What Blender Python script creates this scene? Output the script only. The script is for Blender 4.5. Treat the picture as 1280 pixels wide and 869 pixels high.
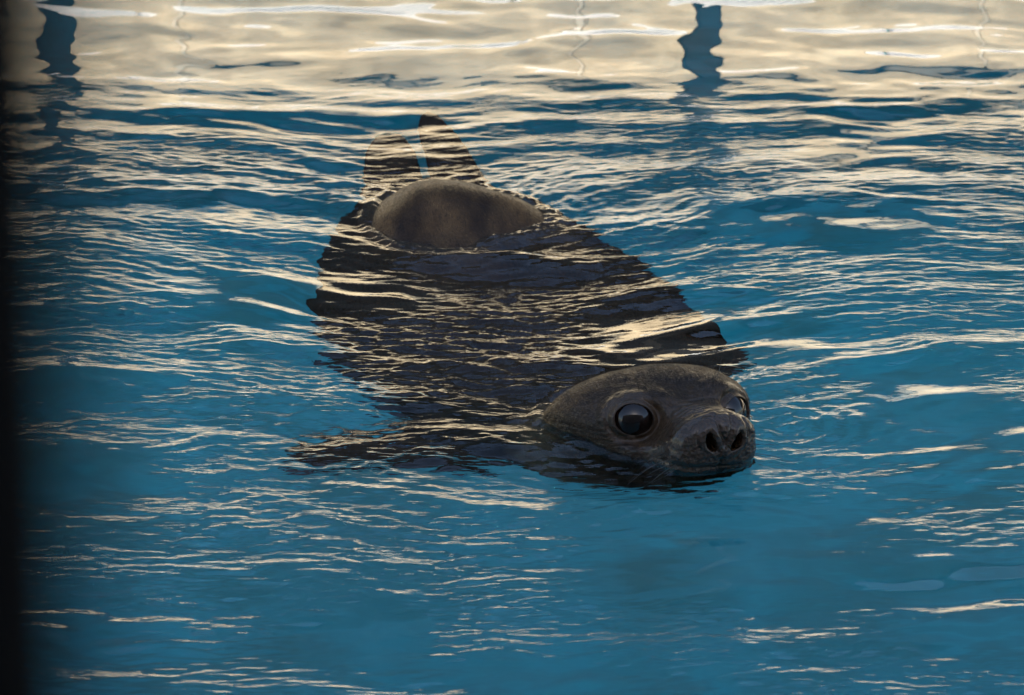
import bpy, bmesh, math
import numpy as np
from mathutils import Vector

sc = bpy.context.scene
for o in list(bpy.data.objects):
    bpy.data.objects.remove(o)
COL = sc.collection
R = math.radians

# ------------------------------------------------------------------ camera
CAM_H, PITCH, FPX = 2.1, R(19.0), 6450.0
cam_d = bpy.data.cameras.new('camera')
cam = bpy.data.objects.new('camera', cam_d)
COL.objects.link(cam)
cam.location = (0, 0, CAM_H)
cam.rotation_euler = (math.pi / 2 - PITCH, 0, 0)
cam_d.sensor_fit = 'HORIZONTAL'
cam_d.sensor_width = 36
cam_d.lens = 36 * FPX / 1280
cam_d.clip_start = 0.05
cam_d.clip_end = 3000
cam_d.dof.use_dof = True
cam_d.dof.focus_distance = 6.25
cam_d.dof.aperture_fstop = 13.0
sc.camera = cam

# ------------------------------------------------------------------ sky, sun, exposure
SUN_EL, SUN_AZ = R(34), R(172)          # azimuth measured from +Y towards +X: the sun stands behind the camera
sun_dir = Vector((math.sin(SUN_AZ) * math.cos(SUN_EL), math.cos(SUN_AZ) * math.cos(SUN_EL), math.sin(SUN_EL)))
world = bpy.data.worlds.new('World')
sc.world = world
world.use_nodes = True
wn = world.node_tree
wn.nodes.clear()
sky = wn.nodes.new('ShaderNodeTexSky')
sky.sky_type = 'NISHITA'
sky.sun_disc = False
sky.sun_elevation = SUN_EL
sky.sun_rotation = SUN_AZ
bg = wn.nodes.new('ShaderNodeBackground')
bg.inputs['Strength'].default_value = 0.06
wo = wn.nodes.new('ShaderNodeOutputWorld')
wn.links.new(sky.outputs[0], bg.inputs[0])
wn.links.new(bg.outputs[0], wo.inputs[0])
sun_l = bpy.data.lights.new('sun', 'SUN')
sun_l.energy = 5.0
sun_l.angle = R(0.5)
sun_l.color = (1.0, 0.93, 0.80)
sun = bpy.data.objects.new('sun', sun_l)
COL.objects.link(sun)
sun.rotation_euler = sun_dir.to_track_quat('Z', 'Y').to_euler()
sc.view_settings.view_transform = 'Standard'
sc.view_settings.look = 'None'
sc.view_settings.gamma = 1
sc.view_settings.use_curve_mapping = False
sc.view_settings.exposure = 2.9
sc.render.engine = 'CYCLES'
sc.cycles.use_denoising = True
sc.cycles.max_bounces = 10
sc.cycles.transmission_bounces = 8
sc.cycles.caustics_refractive = True
sc.cycles.caustics_reflective = True
sc.cycles.sample_clamp_indirect = 6

# ------------------------------------------------------------------ helpers
RNG = np.random.default_rng(11)

def ground(px, py, z=0.0):
    """where the line of sight through a picture point meets the level z (for measuring sizes)"""
    c, s = math.cos(PITCH), math.sin(PITCH)
    u, v = (px - 640) / FPX, (434.5 - py) / FPX
    d = Vector((u, c + v * s, -s + v * c))
    t = (z - CAM_H) / d.z
    return Vector((d.x * t, d.y * t, z))

def tag(o, label=None, cat=None, group=None, kind=None):
    if label: o['label'] = label
    if cat: o['category'] = cat
    if group: o['group'] = group
    if kind: o['kind'] = kind
    return o

def link_mesh(name, verts, faces, mat, parent=None, smooth=False):
    me = bpy.data.meshes.new(name)
    me.from_pydata([tuple(map(float, v)) for v in verts], [], faces)
    me.materials.append(mat)
    if smooth:
        me.polygons.foreach_set('use_smooth', [True] * len(me.polygons))
    o = bpy.data.objects.new(name, me)
    COL.objects.link(o)
    o.parent = parent
    return o

def grid_mesh(name, P, mat, parent=None, wrap=False, attrs=None, extra=()):
    """P: (rows, cols, 3) array to a quad grid, built with foreach_set; extra: more grids that belong to the same skin"""
    def quads(n, m, off):
        idx = np.arange(n * m).reshape(n, m) + off
        if wrap:
            nxt = np.roll(idx, -1, axis=1)
            return np.stack([idx[:-1], nxt[:-1], nxt[1:], idx[1:]], -1).reshape(-1, 4)
        return np.stack([idx[:-1, :-1], idx[:-1, 1:], idx[1:, 1:], idx[1:, :-1]], -1).reshape(-1, 4)
    qs, off, co = [], 0, []
    for G in (P, *extra):
        qs.append(quads(G.shape[0], G.shape[1], off)); off += G.shape[0] * G.shape[1]
        co.append(G.reshape(-1, 3))
    q, co = np.concatenate(qs), np.concatenate(co)
    me = bpy.data.meshes.new(name)
    me.vertices.add(len(co))
    me.vertices.foreach_set('co', co.reshape(-1).astype(np.float32))
    me.loops.add(q.size)
    me.loops.foreach_set('vertex_index', q.reshape(-1).astype(np.int32))
    me.polygons.add(len(q))
    me.polygons.foreach_set('loop_start', np.arange(0, q.size, 4, dtype=np.int32))
    me.update(calc_edges=True)
    me.polygons.foreach_set('use_smooth', np.ones(len(q), dtype=bool))
    for k, a in (attrs or {}).items():
        at = me.attributes.new(k, 'FLOAT', 'POINT')
        a = np.concatenate([a.reshape(-1), np.zeros(len(co) - a.size)])
        at.data.foreach_set('value', a.astype(np.float32))
    me.materials.append(mat)
    me.validate()
    o = bpy.data.objects.new(name, me)
    COL.objects.link(o)
    o.parent = parent
    return o

def box_data(x0, x1, y0, y1, z0, z1, bev=0.0):
    bm = bmesh.new()
    vs = [bm.verts.new((x, y, z)) for x in (x0, x1) for y in (y0, y1) for z in (z0, z1)]
    for f in ((0, 1, 3, 2), (4, 6, 7, 5), (0, 4, 5, 1), (2, 3, 7, 6), (0, 2, 6, 4), (1, 5, 7, 3)):
        bm.faces.new([vs[i] for i in f])
    bmesh.ops.recalc_face_normals(bm, faces=bm.faces)
    if bev:
        bmesh.ops.bevel(bm, geom=list(bm.edges), offset=bev, segments=1, affect='EDGES')
    me = bpy.data.meshes.new('box')
    bm.to_mesh(me); bm.free()
    return me

def box(name, b, mat, parent=None, bev=0.0):
    me = box_data(*b, bev=bev)
    me.name = name
    me.materials.append(mat)
    o = bpy.data.objects.new(name, me)
    COL.objects.link(o)
    o.parent = parent
    return o

def empty(name, loc=(0, 0, 0)):
    o = bpy.data.objects.new(name, None)
    COL.objects.link(o)
    o.location = loc
    return o

def sm(a, b, x):
    t = np.clip((x - a) / (b - a), 0, 1)
    return t * t * (3 - 2 * t)

def vnoise(x, y, seed):
    """smooth lattice noise in about -1..1"""
    tab = np.random.default_rng(seed).uniform(-1, 1, (64, 64))
    xi, yi = np.floor(x).astype(int), np.floor(y).astype(int)
    fx, fy = x - xi, y - yi
    fx, fy = fx * fx * fx * (fx * (fx * 6 - 15) + 10), fy * fy * fy * (fy * (fy * 6 - 15) + 10)
    g = lambda i, j: tab[(xi + i) % 64, (yi + j) % 64]
    return (g(0, 0) * (1 - fx) + g(1, 0) * fx) * (1 - fy) + (g(0, 1) * (1 - fx) + g(1, 1) * fx) * fy

# ------------------------------------------------------------------ materials
def mat_new(name):
    m = bpy.data.materials.new(name)
    m.use_nodes = True
    nt = m.node_tree
    return m, nt, nt.nodes['Principled BSDF']

def mottled(name, c1, c2, scale, rough=0.7, bump=0.0, bscale=None, detail=6, spec=0.5):
    m, nt, b = mat_new(name)
    tc = nt.nodes.new('ShaderNodeTexCoord')
    n = nt.nodes.new('ShaderNodeTexNoise')
    n.inputs['Scale'].default_value = scale
    n.inputs['Detail'].default_value = detail
    r = nt.nodes.new('ShaderNodeValToRGB')
    r.color_ramp.elements[0].color = (*c1, 1); r.color_ramp.elements[0].position = 0.35
    r.color_ramp.elements[1].color = (*c2, 1); r.color_ramp.elements[1].position = 0.65
    nt.links.new(tc.outputs['Object'], n.inputs['Vector'])
    nt.links.new(n.outputs['Fac'], r.inputs['Fac'])
    nt.links.new(r.outputs['Color'], b.inputs['Base Color'])
    b.inputs['Roughness'].default_value = rough
    b.inputs['Specular IOR Level'].default_value = spec
    if bump:
        n2 = nt.nodes.new('ShaderNodeTexNoise')
        n2.inputs['Scale'].default_value = bscale or scale * 6
        n2.inputs['Detail'].default_value = 8
        bp = nt.nodes.new('ShaderNodeBump')
        bp.inputs['Strength'].default_value = bump
        bp.inputs['Distance'].default_value = 0.01
        nt.links.new(tc.outputs['Object'], n2.inputs['Vector'])
        nt.links.new(n2.outputs['Fac'], bp.inputs['Height'])
        nt.links.new(bp.outputs['Normal'], b.inputs['Normal'])
    return m

M_cream = mottled('cream_render', (0.235, 0.188, 0.125), (0.35, 0.29, 0.198), 16, 0.85, 0.3)
M_cap = mottled('shaded_grey_capping', (0.135, 0.120, 0.092), (0.185, 0.165, 0.130), 14, 0.85, 0.3)
M_joint = mottled('pale_joint', (0.28, 0.245, 0.185), (0.34, 0.30, 0.24), 20, 0.85)
M_white = mottled('white_coping', (0.44, 0.44, 0.43), (0.52, 0.51, 0.50), 12, 0.6)
M_pool = mottled('pool_paint', (0.003, 0.195, 0.225), (0.005, 0.325, 0.41), 5.0, 0.6, detail=9)  # blue paint; its mottling also stands in for caustic sparkle
M_deck = mottled('deck_concrete', (0.30, 0.28, 0.25), (0.42, 0.40, 0.36), 3, 0.85, 0.3)
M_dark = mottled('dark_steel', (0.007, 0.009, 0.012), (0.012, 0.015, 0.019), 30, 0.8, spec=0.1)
M_black = mottled('black_steel', (0.0010, 0.0010, 0.0010), (0.0018, 0.0017, 0.0016), 40, 0.8, spec=0.05)
M_blocker = mottled('blocker_dark', (0.003, 0.005, 0.008), (0.006, 0.009, 0.013), 1.5, 0.9, spec=0.05)
M_block = mottled('grey_render', (0.22, 0.21, 0.2), (0.3, 0.29, 0.27), 2, 0.9)

# water surface: clear, only its shape makes the picture
M_water, nt, b = mat_new('water_surface')
b.inputs['Base Color'].default_value = (1, 1, 1, 1)
b.inputs['Roughness'].default_value = 0.0
b.inputs['IOR'].default_value = 1.333
b.inputs['Transmission Weight'].default_value = 1.0
tc = nt.nodes.new('ShaderNodeTexCoord')
mp = nt.nodes.new('ShaderNodeMapping'); mp.inputs['Scale'].default_value = (0.22, 1.0, 1.0)
nz = nt.nodes.new('ShaderNodeTexNoise'); nz.inputs['Scale'].default_value = 150; nz.inputs['Detail'].default_value = 2
nz.inputs['Distortion'].default_value = 0.4
at = nt.nodes.new('ShaderNodeAttribute'); at.attribute_name = 'ripple'
ml = nt.nodes.new('ShaderNodeMath'); ml.operation = 'MULTIPLY'
bp = nt.nodes.new('ShaderNodeBump'); bp.inputs['Strength'].default_value = 1.0; bp.inputs['Distance'].default_value = 0.0009
nt.links.new(tc.outputs['Object'], mp.inputs['Vector']); nt.links.new(mp.outputs[0], nz.inputs['Vector'])
nt.links.new(nz.outputs['Fac'], ml.inputs[0]); nt.links.new(at.outputs['Fac'], ml.inputs[1])
nt.links.new(ml.outputs[0], bp.inputs['Height']); nt.links.new(bp.outputs[0], b.inputs['Normal'])

# ------------------------------------------------------------------ setting: pool and deck
PX, PY0, PY1, DEPTH = 6.0, 3.0, 8.0, 1.15      # half width, near and far edge, depth
def pool():
    v, f = [], []
    def quad(a, b_, c, d):
        i = len(v); v.extend([a, b_, c, d]); f.append((i, i + 1, i + 2, i + 3))
    t = 0.03
    quad((-PX, PY0, -DEPTH), (PX, PY0, -DEPTH), (PX, PY1, -DEPTH), (-PX, PY1, -DEPTH))
    quad((-PX, PY1, -DEPTH), (PX, PY1, -DEPTH), (PX, PY1, t), (-PX, PY1, t))
    quad((PX, PY0, -DEPTH), (-PX, PY0, -DEPTH), (-PX, PY0, t), (PX, PY0, t))
    quad((-PX, PY0, -DEPTH), (-PX, PY1, -DEPTH), (-PX, PY1, t), (-PX, PY0, t))
    quad((PX, PY1, -DEPTH), (PX, PY0, -DEPTH), (PX, PY0, t), (PX, PY1, t))
    o = link_mesh('pool_basin', v, f, M_pool)
    tag(o, kind='structure')
    return o
pool()

def deck():
    B = 900.0
    xs, ys = [-B, -PX - 0.25, PX + 0.25, B], [-B, PY0 - 0.25, PY1 + 0.25, B]
    v = [(x, y, 0.04) for y in ys for x in xs]
    f = [(j * 4 + i, j * 4 + i + 1, j * 4 + i + 5, j * 4 + i + 4) for j in range(3) for i in range(3) if (i, j) != (1, 1)]
    o = link_mesh('pool_deck', v, f, M_deck)
    tag(o, kind='structure')
deck()
# white coping round the basin, a raised step of its own
cp = empty('pool_coping', (0, PY1, 0))
tag(cp, kind='structure')
def coping_slab(x0, x1, y0, y1):
    o = box('slab', (x0, x1, y0, y1, -0.06, 0.058), M_white, None, bev=0.006)
    o.parent = cp
    o.matrix_parent_inverse = cp.matrix_world.inverted()
    o.location = (0, -PY1, 0)
for i in range(20):
    x = -6.0 + i * 0.6
    coping_slab(x + 0.002, x + 0.598, PY1 - 0.015, PY1 + 0.30)
for i in range(9):
    y = PY0 + i * 0.55
    coping_slab(-PX - 0.3, -PX + 0.015, y + 0.002, y + 0.548)
    coping_slab(PX - 0.015, PX + 0.3, y + 0.002, y + 0.548)

# cream wall behind the far coping, laid in panels with pale joints
WALL_Y, WALL_H = PY1 + 0.02, 0.31
wall = empty('low_wall', (0, WALL_Y, 0))
tag(wall, 'low sunlit cream rendered wall along the far pool edge, seen mirrored in the water', 'wall')
def wpart(name, b_, m, bev=0.0):
    o = box(name, b_, m, wall, bev)
    o.location = (0, 0, 0)
    return o
wpart('core', (-9, 9, 0.007, 0.30, 0.0, WALL_H - 0.02), M_joint)
PW = 0.64
xj0 = ground(215, 0).x
for i in range(-14, 15):
    x = xj0 + i * PW
    if x < -9 or x + PW > 9: continue
    wpart('panel', (x + 0.0025, x + PW - 0.0025, 0.0 + 0.002 * (i % 3), 0.06, 0.060, WALL_H), M_cream, 0.004)

for i in range(15):                                  # dark shadow gap strip and capping blocks on top, their grey standing in for shade
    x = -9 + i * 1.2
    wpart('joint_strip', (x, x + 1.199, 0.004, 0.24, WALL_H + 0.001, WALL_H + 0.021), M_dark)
    wpart('capping_block', (x + 0.002, x + 1.198, -0.004, 0.30, WALL_H + 0.022, WALL_H + 0.090), M_cap, 0.006)

# ------------------------------------------------------------------ railing with dark posts in front of the wall
rail = empty('guard_railing', (0, PY1, 0.058))
tag(rail, 'dark steel guard railing whose posts are mirrored as wavering dark stripes in the water', 'railing')
rx0 = ground(885, 40).x * 1.04
for i in range(-5, 6):
    x = rx0 + i * 1.04
    box('post', (x - 0.023, x + 0.023, -0.008, 0.016, 0.0, 1.1), M_dark, rail, 0.004)
for z in (0.95, 1.10):
    box('rail', (-6, 6, -0.006, 0.013, z + 0.001, z + 0.035), M_dark, rail, 0.006)

# added dark block beyond the wall, keeps bright sky out of the reflections
blocker = empty('sky_blocker', (0, 16, 0.04))
tag(blocker, 'added dark block beyond the low cream wall, keeping bright sky out of the water reflections', 'blocker')
box('wall', (-30, 30, 0, 8, 0, 7.6), M_blocker, blocker)
box('blocker_top', (-30.4, 30.4, -0.4, 8.4, 7.601, 7.9), M_blocker, blocker, 0.02)

# unseen building block behind the camera, sized so its shade covers the pool
tb = math.tan(SUN_EL) / abs(math.cos(SUN_AZ))
BY = -3.0
tag(box('shade_building', (-14, 14, BY - 6, BY, 0.0, (PY1 - BY) * tb + 0.03), M_block), kind='structure')

# ------------------------------------------------------------------ seal
def pchip(x, xp, fp):
    xp, fp = np.asarray(xp, float), np.asarray(fp, float)
    h = np.diff(xp); d = np.diff(fp) / h
    m = np.zeros_like(fp)
    m[0], m[-1] = d[0], d[-1]
    for i in range(1, len(fp) - 1):
        if d[i - 1] * d[i] > 0:
            w1, w2 = 2 * h[i] + h[i - 1], h[i] + 2 * h[i - 1]
            m[i] = (w1 + w2) / (w1 / d[i - 1] + w2 / d[i])
    k = np.clip(np.searchsorted(xp, x) - 1, 0, len(h) - 1)
    t = (x - xp[k]) / h[k]
    return ((1 + 2 * t) * (1 - t) ** 2 * fp[k] + t * (1 - t) ** 2 * h[k] * m[k]
            + t * t * (3 - 2 * t) * fp[k + 1] + t * t * (t - 1) * h[k] * m[k + 1])

HYAW = R(25)
HO = ground(849, 525, 0.029)                      # point between the eyes
HF = Vector((math.sin(HYAW), -math.cos(HYAW), 0))   # heading
HL = Vector((math.cos(HYAW), math.sin(HYAW), -0.085)).normalized()    # its left side
HU = HL.cross(HF) * -1
def hp(f, l, u):
    return HO + HF * f + HL * l + HU * u
# head stations: f, centre u, half width, up, down
HEAD = [(0.112, 0.007, 0.000, 0.000, 0.000),
        (0.1115, 0.007, 0.016, 0.012, 0.012),
        (0.108, 0.007, 0.034, 0.021, 0.032),
        (0.100, 0.006, 0.046, 0.028, 0.056),
        (0.085, 0.005, 0.053, 0.030, 0.088),
        (0.065, 0.003, 0.056, 0.030, 0.116),
        (0.045, 0.002, 0.061, 0.031, 0.142),
        (0.028, 0.000, 0.071, 0.034, 0.166),
        (0.010, -0.001, 0.084, 0.039, 0.190),
        (-0.010, -0.002, 0.098, 0.041, 0.210),
        (-0.035, -0.004, 0.110, 0.044, 0.226),
        (-0.065, -0.008, 0.117, 0.047, 0.238),
        (-0.100, -0.016, 0.120, 0.050, 0.245),
        (-0.135, -0.032, 0.121, 0.053, 0.245),
        (-0.165, -0.072, 0.124, 0.056, 0.230)]
# body stations: picture point of the centre line at water level, centre z, half width, up, down
BODY = [((736, 452), -0.108, 0.165, 0.086, 0.225),
        ((712, 430), -0.132, 0.210, 0.108, 0.215),
        ((672, 388), -0.155, 0.240, 0.135, 0.200),
        ((632, 342), -0.165, 0.245, 0.145, 0.190),
        ((600, 310), -0.142, 0.225, 0.148, 0.180),
        ((573, 278), -0.124, 0.188, 0.158, 0.150),
        ((560, 243), -0.100, 0.140, 0.120, 0.110),
        ((552, 222), -0.095, 0.090, 0.075, 0.070),
        ((548, 208), -0.090, 0.055, 0.045, 0.045),
        ((545, 200), -0.090, 0.020, 0.018, 0.018),
        ((545, 198), -0.090, 0.000, 0.000, 0.000)]
ctrl = []
for f, u, w, a, b_ in HEAD:
    p = hp(f, 0, u); ctrl.append((p.x, p.y, p.z, w, a, b_))
for (px, py), z, w, a, b_ in BODY:
    p = ground(px, py); ctrl.append((p.x, p.y, z, w, a, b_))
ctrl = np.array(ctrl)
dp = np.diff(ctrl[:, :3], axis=0); dw = np.diff(ctrl[:, 3])
seg = np.sqrt((dp ** 2).sum(1) + dw ** 2)          # length along the profile, so the blunt nose is sampled well
S = np.concatenate([[0], np.cumsum(seg)])
NS, NV = 470, 360
L_head = S[len(HEAD) - 1]
n_head = 250
s = np.concatenate([np.linspace(0.0006, L_head, n_head, endpoint=False), np.linspace(L_head, S[-1], NS - n_head)])
cur = np.stack([pchip(s, S, ctrl[:, k]) for k in range(6)], -1)
# smooth the centre line a little where head and body meet
def smooth1(a, it, lo, hi):
    a = a.copy()
    for _ in range(it):
        b2 = a.copy(); b2[1:-1] = 0.25 * a[:-2] + 0.5 * a[1:-1] + 0.25 * a[2:]
        a[lo:hi] = b2[lo:hi]
    return a
cur = smooth1(cur, 120, 120, NS - 40)
tan = np.gradient(cur[:, :2], axis=0)
tan[:6] = tan[6]
tan = smooth1(tan / np.maximum(1e-9, np.linalg.norm(tan, axis=1, keepdims=True)), 60, 1, NS - 1)
tan /= np.linalg.norm(tan, axis=1, keepdims=True)
lat = np.stack([-tan[:, 1], tan[:, 0]], -1)        # runs backwards along the body: this points to the seal's left
if lat[0] @ np.array([HL.x, HL.y]) < 0: lat = -lat
th = np.linspace(0, 2 * math.pi, NV, endpoint=False)
cs, sn = np.cos(th), np.sin(th)
e = 0.92
ccs, ssn = np.sign(cs) * np.abs(cs) ** e, np.sign(sn) * np.abs(sn) ** e
P = np.zeros((NS, NV, 3))
hv = np.where(sn[None] > 0, cur[:, 4:5], cur[:, 5:6])
P[..., 0] = cur[:, 0:1] + lat[:, 0:1] * cur[:, 3:4] * ccs[None]
P[..., 1] = cur[:, 1:2] + lat[:, 1:2] * cur[:, 3:4] * ccs[None]
P[..., 2] = cur[:, 2:3] + hv * ssn[None]

def normals(P):
    du = np.gradient(P, axis=0)
    dv = np.roll(P, -1, 1) - np.roll(P, 1, 1)
    n = np.cross(du, dv)
    n /= np.maximum(1e-12, np.linalg.norm(n, axis=-1, keepdims=True))
    c = cur[:, None, :3]
    if ((P - c) * n)[100:300].sum() < 0: n = -n
    return n
def local(P):
    d = P - np.array(HO)
    return np.stack([d @ np.array(HF), d @ np.array(HL), d @ np.array(HU)], -1)
def to_world(v):
    return v[..., 0:1] * np.array(HF) + v[..., 1:2] * np.array(HL) + v[..., 2:3] * np.array(HU)

def gbump(c, amp, sig, direction=None):
    """add a soft swelling (or dent) of the head at local point c"""
    global P
    q = (local(P) - np.array(c)) / np.array(sig)
    wgt = np.exp(-0.5 * (q ** 2).sum(-1))[..., None] * amp
    P = P + wgt * (normals(P) if direction is None else to_world(np.array(direction, float)[None, None]))

for sd in (-1, 1):
    gbump((0.000, sd * 0.056, 0.036), 0.007, (0.022, 0.024, 0.013))      # brow
    gbump((0.020, sd * 0.070, -0.034), 0.007, (0.026, 0.022, 0.018))     # cheek
    gbump((0.092, sd * 0.034, -0.014), 0.006, (0.020, 0.020, 0.014))     # whisker pads
    gbump((0.040, sd * 0.040, 0.012), -0.010, (0.020, 0.014, 0.016))     # hollow between eye and nose
gbump((0.010, 0, 0.045), -0.005, (0.03, 0.018, 0.03))                    # dip between the brows
gbump((0.070, 0, 0.036), 0.004, (0.030, 0.020, 0.02))                    # bridge of the nose
gbump((0.104, 0, 0.020), 0.006, (0.014, 0.034, 0.016))                   # nose pad
# eyes
EYES = []
EYE_R = 0.0265
for sd in (-1, 1):
    out = np.array((0.88, sd * 0.39, 0.25)); out /= np.linalg.norm(out)
    c = np.array((-0.002, sd * 0.0610, 0.005))
    EYES.append((c, out))
    q = local(P) - c
    al = (q * out).sum(-1)
    side = np.cross(np.array((0, 0, 1.0)), out); side /= np.linalg.norm(side)
    upv = np.cross(out, side)
    rr = np.sqrt(((q * side).sum(-1) / 1.12) ** 2 + ((q * upv).sum(-1) / 0.90) ** 2)
    near = al > -0.03
    shell = np.sqrt(np.maximum(0, (EYE_R + 0.0022) ** 2 - np.minimum(rr, EYE_R) ** 2))
    w1 = (1 - sm(0.021, 0.042, rr)) * near
    d_al = (shell - al) * w1
    pit = -0.014 * (1 - sm(0.0186, 0.0210, rr)) * near
    uneven = 0.55 + 0.6 * vnoise(q[..., 1] * 70 + 30, q[..., 2] * 70 + 30, 51)
    lid = 0.0014 * uneven * np.exp(-0.5 * ((rr - 0.0230) / 0.0016) ** 2) * near
    crease = -0.0020 * uneven * np.exp(-0.5 * ((rr - 0.0290) / 0.0016) ** 2) * near
    crease += -0.0010 * np.exp(-0.5 * ((rr - 0.0400) / 0.0016) ** 2) * near * sm(-0.01, 0.02, (q * upv).sum(-1))
    P = P + to_world((d_al + pit + lid + crease)[..., None] * out)
# nostrils
for sd in (-1, 1):
    q = local(P)
    l0, u0 = sd * 0.0165, 0.010
    dl, du_ = (q[..., 1] - l0) * sd, q[..., 2] - u0
    a = R(26)
    a1, a2 = dl * math.cos(a) - du_ * math.sin(a), dl * math.sin(a) + du_ * math.cos(a)
    a1 = a1 + 14 * a2 ** 2 - 0.001
    rr = np.sqrt((a1 / 0.0062) ** 2 + (a2 / 0.0130) ** 2)
    front = q[..., 0] > 0.07
    dep = -0.024 * (1 - sm(0.45, 1.08, rr)) * front
    rim = 0.0022 * np.exp(-0.5 * ((rr - 1.45) / 0.35) ** 2) * front
    ring = -0.0020 * np.exp(-0.5 * ((rr - 2.5) / 0.22) ** 2) * front * sm(-0.012, 0.004, du_)
    P = P + to_world((dep + rim + ring)[..., None] * np.array((0.96, 0, 0.25)))
# philtrum, mouth line
q = local(P)
front = sm(0.08, 0.105, q[..., 0])
P = P + to_world((-0.003 * np.exp(-0.5 * (q[..., 1] / 0.0022) ** 2) * sm(0.0, -0.012, q[..., 2]) * front)[..., None] * np.array((1.0, 0, 0)))
q = local(P)
mouth_u = -0.023 - 0.10 * np.maximum(0, 0.105 - q[..., 0]) * 0.25
g = -0.0035 * np.exp(-0.5 * ((q[..., 2] - mouth_u) / 0.0028) ** 2) * sm(0.045, 0.08, q[..., 0])
P = P + g[..., None] * normals(P)
# wrinkles and unevenness of the skin on the head
q = local(P)
hm = sm(-0.20, -0.12, q[..., 0])
fold = (np.sin(q[..., 0] * 620 + 30 * q[..., 1] ** 2 * 40 + 1.5 * vnoise(q[..., 0] * 40 + 9, q[..., 1] * 40 + 9, 71)) * np.exp(-0.5 * (((q[..., 0] - 0.062) / 0.022) ** 2 + (q[..., 1] / 0.035) ** 2)) * sm(0.01, 0.03, q[..., 2])) * 0.0007
wr = fold + vnoise(q[..., 0] * 60 + 20, q[..., 1] * 45 + 20, 3) * 0.0004 + vnoise(q[..., 0] * 150 + 9, q[..., 2] * 120 + 30 + q[..., 1] * 90, 4) * 0.0005
P = P + (wr * hm)[..., None] * normals(P)

bn = vnoise(P[..., 0] * 9 + 30, P[..., 1] * 8 + 11, 61) * 0.008 + vnoise(P[..., 0] * 24 + 30, P[..., 1] * 14 + 11, 62) * 0.0025
P = P + (bn * sm(-0.16, -0.30, q[..., 0]))[..., None] * np.array((0, 0, 1.0))
# skin colour masks as vertex attributes: muzzle, tan flank of the head
q = local(P)

def flipper(root, tip, w0, w1, thick, sweep, nseg=26, nring=16, notch=0.0):
    """a tapering blade from root to tip; returns a closed grid"""
    root, tip = np.array(root), np.array(tip)
    ax = tip - root; L = np.linalg.norm(ax); ax = ax / L
    side = np.cross(ax, (0, 0, 1.0)); side /= np.linalg.norm(side)
    upv = np.cross(side, ax)
    G = np.zeros((nseg, nring, 3))
    for i in range(nseg):
        t = i / (nseg - 1)
        w = (w0 + (w1 - w0) * t) * math.sqrt(max(0, 1 - max(0, (t - 0.72) / 0.28) ** 2)) + 0.0005
        h = thick * (1 - 0.75 * t) * math.sqrt(max(0, 1 - max(0, (t - 0.85) / 0.15) ** 2)) + 0.0005
        cpt = root + ax * L * t + side * sweep * t * t
        for j in range(nring):
            a = 2 * math.pi * j / nring
            G[i, j] = cpt + side * w * math.cos(a) + upv * h * math.sin(a)
    return G

M_seal, nt, b = mat_new('wet_seal_fur')
tc = nt.nodes.new('ShaderNodeTexCoord')
def nnoise(scale, detail=5, vec=None):
    n = nt.nodes.new('ShaderNodeTexNoise')
    n.inputs['Scale'].default_value = scale
    n.inputs['Detail'].default_value = detail
    nt.links.new(vec or tc.outputs['Object'], n.inputs['Vector'])
    return n
at_s = nt.nodes.new('ShaderNodeAttribute'); at_s.attribute_name = 'along'
at_v = nt.nodes.new('ShaderNodeAttribute'); at_v.attribute_name = 'around'
cmb = nt.nodes.new('ShaderNodeCombineXYZ')
mu = nt.nodes.new('ShaderNodeMath'); mu.operation = 'MULTIPLY'; mu.inputs[1].default_value = 0.16
nt.links.new(at_s.outputs['Fac'], mu.inputs[0])
nt.links.new(mu.outputs[0], cmb.inputs[0]); nt.links.new(at_v.outputs['Fac'], cmb.inputs[1])
fur = nnoise(420, 3, cmb.outputs[0])
blot = nnoise(14, 6)
r1 = nt.nodes.new('ShaderNodeValToRGB')
r1.color_ramp.elements[0].color = (0.008, 0.0048, 0.0028, 1); r1.color_ramp.elements[0].position = 0.30
r1.color_ramp.elements[1].color = (0.036, 0.0180, 0.0085, 1); r1.color_ramp.elements[1].position = 0.72
mx = nt.nodes.new('ShaderNodeMath'); mx.operation = 'MULTIPLY_ADD'; mx.inputs[1].default_value = 0.45
nt.links.new(fur.outputs['Fac'], mx.inputs[0])
m3 = nt.nodes.new('ShaderNodeMath'); m3.operation = 'MULTIPLY'; m3.inputs[1].default_value = 0.55
nt.links.new(blot.outputs['Fac'], m3.inputs[0]); nt.links.new(m3.outputs[0], mx.inputs[2])
nt.links.new(mx.outputs[0], r1.inputs['Fac'])
# lighter tan coat towards the back of the head, greyish pink muzzle
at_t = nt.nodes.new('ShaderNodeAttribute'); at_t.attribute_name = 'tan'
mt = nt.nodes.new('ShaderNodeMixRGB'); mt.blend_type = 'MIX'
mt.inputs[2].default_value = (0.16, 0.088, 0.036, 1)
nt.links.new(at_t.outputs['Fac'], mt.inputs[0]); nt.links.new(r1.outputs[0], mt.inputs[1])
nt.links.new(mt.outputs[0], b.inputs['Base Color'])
b.inputs['Roughness'].default_value = 0.42
b.inputs['Specular IOR Level'].default_value = 0.32
b.inputs['Coat Weight'].default_value = 0.06
b.inputs['Coat Roughness'].default_value = 0.07
bp1 = nt.nodes.new('ShaderNodeBump'); bp1.inputs['Strength'].default_value = 0.5; bp1.inputs['Distance'].default_value = 0.002
nt.links.new(fur.outputs['Fac'], bp1.inputs['Height'])
at_m = nt.nodes.new('ShaderNodeAttribute'); at_m.attribute_name = 'muzzle'
mr = nt.nodes.new('ShaderNodeMapRange'); mr.inputs['To Min'].default_value = 0.42; mr.inputs['To Max'].default_value = 0.24
at_k = nt.nodes.new('ShaderNodeAttribute'); at_k.attribute_name = 'slick'
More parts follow.
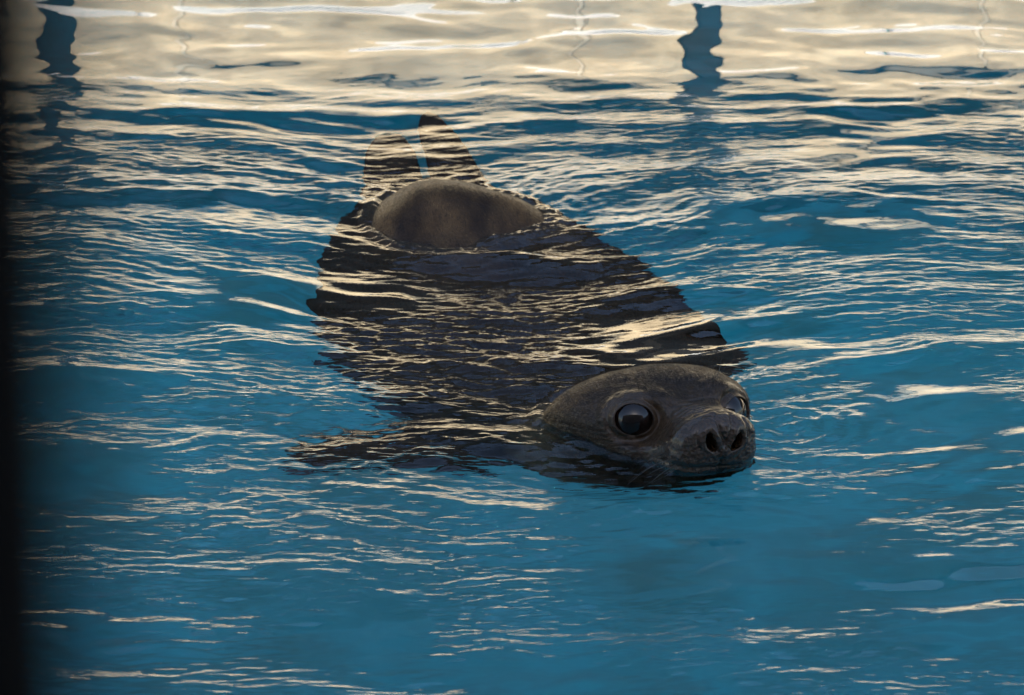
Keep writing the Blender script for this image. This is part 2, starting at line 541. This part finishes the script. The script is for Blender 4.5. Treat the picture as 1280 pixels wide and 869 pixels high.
nt.links.new(at_k.outputs['Fac'], mr.inputs['Value']); nt.links.new(mr.outputs[0], b.inputs['Roughness'])
at_a = nt.nodes.new('ShaderNodeAttribute'); at_a.attribute_name = 'inair'     # no gloss between wet fur and water
ms = nt.nodes.new('ShaderNodeMath'); ms.operation = 'MULTIPLY'; ms.inputs[1].default_value = 0.20
nt.links.new(at_a.outputs['Fac'], ms.inputs[0])
at_s2 = nt.nodes.new('ShaderNodeAttribute'); at_s2.attribute_name = 'smooth'
mz = nt.nodes.new('ShaderNodeMath'); mz.operation = 'MULTIPLY_ADD'; mz.inputs[1].default_value = -0.14; mz.use_clamp = True
nt.links.new(at_s2.outputs['Fac'], mz.inputs[0]); nt.links.new(ms.outputs[0], mz.inputs[2])
nt.links.new(mz.outputs[0], b.inputs['Specular IOR Level'])
mc = nt.nodes.new('ShaderNodeMath'); mc.operation = 'MULTIPLY'; mc.use_clamp = True
nt.links.new(at_a.outputs['Fac'], mc.inputs[0]); nt.links.new(at_k.outputs['Fac'], mc.inputs[1])
mc2 = nt.nodes.new('ShaderNodeMath'); mc2.operation = 'MULTIPLY'; mc2.inputs[1].default_value = 0.42
nt.links.new(mc.outputs[0], mc2.inputs[0]); nt.links.new(mc2.outputs[0], b.inputs['Coat Weight'])
fine = nnoise(210, 6)
bp2 = nt.nodes.new('ShaderNodeBump'); bp2.inputs['Strength'].default_value = 0.8; bp2.inputs['Distance'].default_value = 0.004
vo = nt.nodes.new('ShaderNodeTexVoronoi'); vo.inputs['Scale'].default_value = 190      # pores and follicles on the muzzle
nt.links.new(tc.outputs['Object'], vo.inputs['Vector'])
vm = nt.nodes.new('ShaderNodeMath'); vm.operation = 'MULTIPLY'
nt.links.new(vo.outputs['Distance'], vm.inputs[0]); nt.links.new(at_m.outputs['Fac'], vm.inputs[1])
at_r = nt.nodes.new('ShaderNodeAttribute'); at_r.attribute_name = 'smooth'
mb = nt.nodes.new('ShaderNodeMath'); mb.operation = 'MULTIPLY_ADD'; mb.inputs[1].default_value = -0.66; mb.inputs[2].default_value = 0.8
nt.links.new(at_r.outputs['Fac'], mb.inputs[0]); nt.links.new(mb.outputs[0], bp2.inputs['Strength'])
va = nt.nodes.new('ShaderNodeMath'); va.operation = 'ADD'
nt.links.new(vm.outputs[0], va.inputs[0]); nt.links.new(fine.outputs['Fac'], va.inputs[1])
nt.links.new(va.outputs[0], bp2.inputs['Height']); nt.links.new(bp1.outputs['Normal'], bp2.inputs['Normal'])
nt.links.new(bp2.outputs['Normal'], b.inputs['Normal'])

seal = empty('seal', (float(cur[330, 0]), float(cur[330, 1]), -0.32))
tag(seal, 'dark brown wet seal swimming in the blue pool with head and rump above water', 'seal')
inv = np.array(seal.location)
along = np.repeat(s[:, None], NV, 1)
around = np.repeat((th * 0.14)[None], NS, 0)
around = np.abs(np.repeat(((th + math.pi / 2 + math.pi) % (2 * math.pi) - math.pi)[None], NS, 0)) * 0.14
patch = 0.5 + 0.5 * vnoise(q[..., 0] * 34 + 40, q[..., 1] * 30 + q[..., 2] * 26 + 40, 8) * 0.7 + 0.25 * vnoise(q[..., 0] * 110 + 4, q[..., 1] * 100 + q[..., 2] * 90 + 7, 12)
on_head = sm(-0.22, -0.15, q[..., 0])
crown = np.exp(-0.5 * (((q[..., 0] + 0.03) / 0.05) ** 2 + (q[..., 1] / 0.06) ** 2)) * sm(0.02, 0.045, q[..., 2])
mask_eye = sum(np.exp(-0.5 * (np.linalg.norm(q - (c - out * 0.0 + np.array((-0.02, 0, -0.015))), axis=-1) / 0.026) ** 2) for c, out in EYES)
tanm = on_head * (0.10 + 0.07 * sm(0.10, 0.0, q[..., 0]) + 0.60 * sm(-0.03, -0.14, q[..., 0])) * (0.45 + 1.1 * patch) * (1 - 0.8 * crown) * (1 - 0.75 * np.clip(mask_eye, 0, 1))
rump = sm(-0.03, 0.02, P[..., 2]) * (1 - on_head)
tanm = tanm + rump * np.clip(0.26 + 0.30 * vnoise(P[..., 0] * 22 + 50, P[..., 1] * 9 + 3, 15) + 0.16 * vnoise(P[..., 0] * 80 + 5, P[..., 1] * 18 + 3, 16), 0.02, 1)  # tan above water: drier fur, plus the wall's sheen put into the colour
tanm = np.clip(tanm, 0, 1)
def gp(px, py, z):
    p = ground(px, py); return (p.x, p.y, z)
fins = [flipper(gp(500, 255, -0.05), gp(476, 162, -0.010), 0.052, 0.028, 0.026, 0.012),      # hind
        flipper(gp(594, 252, -0.05), gp(534, 138, -0.008), 0.046, 0.022, 0.026, 0.0),
        flipper(gp(620, 450, -0.27), gp(345, 470, -0.25), 0.085, 0.04, 0.035, -0.03),        # fore
        flipper(gp(800, 410, -0.25), gp(916, 378, -0.18), 0.060, 0.025, 0.03, 0.02)]
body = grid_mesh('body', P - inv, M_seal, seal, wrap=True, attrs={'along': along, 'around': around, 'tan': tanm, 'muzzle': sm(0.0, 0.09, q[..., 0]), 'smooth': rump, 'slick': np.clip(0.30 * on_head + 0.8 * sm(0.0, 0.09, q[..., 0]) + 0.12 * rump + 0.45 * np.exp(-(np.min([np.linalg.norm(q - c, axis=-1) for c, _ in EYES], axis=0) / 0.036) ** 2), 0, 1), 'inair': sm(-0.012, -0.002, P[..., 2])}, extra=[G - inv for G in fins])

M_eye, nt, b = mat_new('dark_eye')
b.inputs['Base Color'].default_value = (0.007, 0.0032, 0.002, 1)
b.inputs['Roughness'].default_value = 0.06
b.inputs['Specular IOR Level'].default_value = 0.36
for c, out in EYES:
    w = HO + HF * float(c[0]) + HL * float(c[1]) + HU * float(c[2]) - seal.location
    bm = bmesh.new()
    bmesh.ops.create_uvsphere(bm, u_segments=48, v_segments=32, radius=EYE_R)
    for v in bm.verts: v.co += w
    for f in bm.faces: f.smooth = True
    me = bpy.data.meshes.new('eye'); bm.to_mesh(me); bm.free()
    me.materials.append(M_eye)
    o = bpy.data.objects.new('eye', me); COL.objects.link(o); o.parent = seal

# short wet hair lying along the coat, on the parts that stand above the water
M_hair, nt, b = mat_new('seal_hair')
oi = nt.nodes.new('ShaderNodeAttribute'); oi.attribute_name = 'shade'
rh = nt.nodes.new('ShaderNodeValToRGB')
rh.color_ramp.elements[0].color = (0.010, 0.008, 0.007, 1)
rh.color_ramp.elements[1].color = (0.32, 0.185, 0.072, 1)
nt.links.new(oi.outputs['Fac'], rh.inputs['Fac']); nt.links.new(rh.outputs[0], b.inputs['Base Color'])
b.inputs['Roughness'].default_value = 0.45
b.inputs['Specular IOR Level'].default_value = 0.12
def coat(count):
    rg = np.random.default_rng(5)
    N = normals(P); T = np.gradient(P, axis=0)
    T /= np.maximum(1e-9, np.linalg.norm(T, axis=-1, keepdims=True))
    lo = local(P)
    de = np.min([np.linalg.norm(lo - c, axis=-1) for c, _ in EYES], axis=0)
    ok = (P[..., 2] > -0.005) & (lo[..., 0] < 0.06) & (de > 0.036)
    fade = (1 - sm(0.0, 0.06, lo[..., 0])) * (0.30 + 0.70 * on_head)
    area = fade * np.linalg.norm(np.cross(np.gradient(P, axis=0), np.gradient(P, axis=1)), axis=-1) * ok
    pick = rg.choice(area.size, count, p=(area / area.sum()).ravel())
    p = P.reshape(-1, 3)[pick]; n = N.reshape(-1, 3)[pick]; t = T.reshape(-1, 3)[pick]
    b3 = np.cross(n, t)
    p = p + t * rg.uniform(-.002, .002, (count, 1)) + b3 * rg.uniform(-.0015, .0015, (count, 1))
    wob = rg.normal(0, 0.22, (count, 1))
    clump = vnoise(p[:, 0] * 90, p[:, 1] * 60 + p[:, 2] * 80, 77)[:, None] * 0.35
    d = t + b3 * (wob + clump); d /= np.linalg.norm(d, axis=1, keepdims=True)
    Lh = rg.uniform(0.005, 0.010, (count, 1)); wd = rg.uniform(0.00018, 0.00034, (count, 1))
    V = np.stack([p - b3 * wd - n * .0003, p + b3 * wd - n * .0003, p + d * Lh + n * rg.uniform(0.0002, 0.0014, (count, 1))], 1)
    me = bpy.data.meshes.new('fur')
    me.vertices.add(count * 3); me.vertices.foreach_set('co', (V - inv).reshape(-1).astype(np.float32))
    me.loops.add(count * 3); me.loops.foreach_set('vertex_index', np.arange(count * 3, dtype=np.int32))
    me.polygons.add(count); me.polygons.foreach_set('loop_start', np.arange(0, count * 3, 3, dtype=np.int32))
    me.update(calc_edges=True)
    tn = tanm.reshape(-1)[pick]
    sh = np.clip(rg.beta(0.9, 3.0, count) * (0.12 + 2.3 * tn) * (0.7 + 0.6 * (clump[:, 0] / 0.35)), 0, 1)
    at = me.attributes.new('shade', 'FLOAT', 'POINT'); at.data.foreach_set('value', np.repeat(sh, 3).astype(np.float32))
    me.materials.append(M_hair)
    o = bpy.data.objects.new('fur', me); COL.objects.link(o); o.parent = seal
    tag(o, kind='stuff')
coat(60000)
M_whisk = mottled('whisker_horn', (0.015, 0.012, 0.010), (0.04, 0.03, 0.02), 50, 0.4)
def whisker(a, d, L, droop, r=0.0004):
    a = np.array(a); d = np.array(d) / np.linalg.norm(d)
    side = np.cross(d, (0, 0, 1.0)); side /= np.linalg.norm(side); up = np.cross(side, d)
    n, m = 9, 5
    G = np.zeros((n, m, 3))
    for i in range(n):
        t = i / (n - 1)
        c = a + d * L * t + np.array((0, 0, -droop * t * t))
        for j in range(m):
            an = 2 * math.pi * j / m
            G[i, j] = c + (side * math.cos(an) + up * math.sin(an)) * r * (1 - 0.85 * t)
    W = np.array(HO) + to_world(G)
    grid_mesh('whisker', W - inv, M_whisk, seal, wrap=True)
wr_ = np.random.default_rng(9)
def skin_at(f, l, u):
    q = local(P); d = ((q - np.array((f, l, u))) ** 2).sum(-1)
    return q[np.unravel_index(np.argmin(d), d.shape)]
for sd in (-1, 1):
    for k in range(6):
        a = skin_at(0.080 + 0.010 * (k % 2), sd * (0.045 + 0.003 * (k % 3)), -0.010 - 0.004 * k)
        whisker(a, (0.15 + wr_.uniform(-.35, .3), sd * 1.0, 0.12 - 0.10 * k), 0.040 + wr_.uniform(0, 0.03), 0.02)
    for k in range(3):
        a = skin_at(0.0 - 0.006 * k, sd * (0.040 + 0.007 * k), 0.055)
        whisker(a, (0.1 + wr_.uniform(-.3, .2), sd * wr_.uniform(0.0, 0.4), 1.0), 0.022 + wr_.uniform(0, 0.012), 0.003)

# ------------------------------------------------------------------ water surface
def waves(X, Y):
    """height of the water at X, Y"""
    hx, hy = float(HO.x), float(HO.y)
    # axis of the swimming seal, wake opens behind it on both sides
    ax = float(cur[330, 0]) + (Y - float(cur[330, 1])) * -0.26
    side = X - ax
    soft = np.sqrt(side ** 2 + 0.12 ** 2) - 0.12
    wake = sm(5.3, 6.1, Y) * (1 - sm(6.9, 7.4, Y)) * np.exp(-(np.abs(side) / 0.8) ** 2)
    Yw = Y - 0.55 * soft * wake
    # gentle warps break up the regular crests
    Xw = X + 0.05 * vnoise(X * 2.1 + 7, Y * 2.1 + 3, 21)
    Yw = Yw + 0.045 * vnoise(X * 3.0 + 17, Y * 2.6 + 5, 22) + 0.012 * vnoise(X * 9 + 1, Y * 8 + 2, 23)
    far_calm = 1 - sm(6.95, 7.40, Y)
    near = 0.76 + 0.24 * sm(5.0, 6.1, Y)
    left = 1 - sm(-0.1, 0.5, X)
    over = np.exp(-((side / 0.28) ** 2 + ((Y - 6.25) / 0.5) ** 2))
    def band(n, l0, l1, spread, slope, seed):
        rg = np.random.default_rng(seed)
        out = np.zeros_like(X)
        lam = np.exp(rg.uniform(math.log(l0), math.log(l1), n))
        ang = rg.normal(0, spread, n)
        ph = rg.uniform(0, 2 * math.pi, n)
        for L, a, p in zip(lam, ang, ph):
            k = 2 * math.pi / L
            out += (slope * math.sqrt(2.0 / n) / k) * np.sin(k * (Xw * math.sin(a) + Yw * math.cos(a)) + p)
        return out
    env_b = 0.85 + 0.4 * vnoise(X * 2.4 + 3, Y * 1.8 + 9, 31)
    env_m = np.clip(0.80 + 0.5 * vnoise(X * 4 + 5, Y * 4 + 19, 34), 0.1, 2)
    env_c = np.clip(0.72 + 0.95 * vnoise(X * 6 + 13, Y * 6.2 + 1, 32) + 0.3 * vnoise(X * 13 + 3, Y * 15 + 1, 33), 0.1, 2)
    k = far_calm * near
    fine_g = sm(1.75, 1.38, np.abs(X)) * sm(4.60, 4.86, Y)       # short waves only where the sheet is fine enough to carry them
    h = band(26, 0.35, 0.80, 0.35, 1.0, 41) * (0.012 + 0.008 * k)
    h += band(40, 0.10, 0.28, 0.34, 1.0, 42) * env_b * (0.050 + k * (0.016 + 0.006 * left + 0.01 * over))
    h += band(50, 0.040, 0.10, 0.42, 1.0, 44) * fine_g * env_m * (0.020 + k * (0.038 + 0.008 * left + 0.045 * over))
    h += band(90, 0.011, 0.038, 0.32, 1.0, 43) * fine_g * env_c * (0.0012 + k * (0.088 + 0.016 * left + 0.06 * over))
    h += band(40, 0.06, 0.30, 1.3, 1.0, 47) * (0.024 + 0.012 * (1 - k))
    # water heaped up by the swimming body: bow swell at the head, a lip against the rump
    h += 0.010 * np.exp(-(((X - hx + 0.1) / 0.16) ** 2 + ((Y - hy - 0.25) / 0.14) ** 2))
    rp = ground(985, 535)
    rd = np.sqrt((X - rp.x) ** 2 + (Y - rp.y) ** 2)
    h += 0.0011 * np.cos(2 * math.pi * rd / 0.030 + 1.5 * vnoise(X * 12, Y * 12, 91)) * np.exp(-(rd / 0.10) ** 2)
    hx2, hy2 = float(ground(590, 330).x), float(ground(590, 330).y)
    h += 0.012 * np.exp(-(((X - hx2 - 0.03) / 0.10) ** 2 + ((Y - hy2) / 0.05) ** 2))
    return h, k * env_c

def spaced(lo, a, b_, hi, fine, coarse):
    m = np.arange(a, b_, fine)
    def grow(start, end, sgn):
        out, x, st = [], start, fine
        while (end - x) * sgn > 0:
            st = min(coarse, st * 1.25); x += sgn * st; out.append(x)
        out[-1] = end
        return out
    return np.concatenate([np.array(grow(a, lo, -1)[::-1]), m, np.array(grow(m[-1], hi, 1))])
gx = spaced(-PX, -1.40, 1.40, PX, 0.0038, 0.15)
gy = spaced(PY0, 4.85, 7.90, PY1, 0.0025, 0.10)
GX, GY = np.meshgrid(gx, gy)
WZ, WK = waves(GX, GY)
# the water clings to the skin where the seal breaks the surface, and sends out small rings
from mathutils.kdtree import KDTree
lo_ = P.reshape(-1, 3)
edge = lo_[(np.abs(lo_[:, 2]) < 0.004)]
edge = edge[::max(1, len(edge) // 4000)]
kd = KDTree(len(edge))
for i, p in enumerate(edge): kd.insert((p[0], p[1], 0), i)
kd.balance()
bx0, bx1, by0, by1 = edge[:, 0].min() - .2, edge[:, 0].max() + .2, edge[:, 1].min() - .2, edge[:, 1].max() + .2
ii = np.argwhere((GX > bx0) & (GX < bx1) & (GY > by0) & (GY < by1))
if len(ii) < 900000:
    D = np.array([kd.find((GX[a, c], GY[a, c], 0))[2] for a, c in ii])
    ring = 0.0045 * np.exp(-D / 0.007) + 0.0007 * np.cos(2 * math.pi * D / 0.026) * np.exp(-D / 0.06)
    WZ[ii[:, 0], ii[:, 1]] += ring
water = grid_mesh('water', np.stack([GX, GY, WZ], -1), M_water, attrs={'ripple': WK})
tag(water, kind='structure')

# ------------------------------------------------------------------ black post close to the lens
post = empty('fence_post', (-0.0600, 0.35, 0.04))
tag(post, 'black out-of-focus steel post standing alone on the near deck, across the pool from the seal', 'post')
bm = bmesh.new()
bmesh.ops.create_cone(bm, cap_ends=True, segments=48, radius1=0.03, radius2=0.03, depth=2.6)
for v in bm.verts: v.co.z += 1.3
me = bpy.data.meshes.new('shaft'); bm.to_mesh(me); bm.free(); me.materials.append(M_black)
o = bpy.data.objects.new('shaft', me); COL.objects.link(o); o.parent = post
box('base_plate', (-0.07, 0.07, -0.07, 0.07, 0.0, 0.012), M_black, post, 0.003)
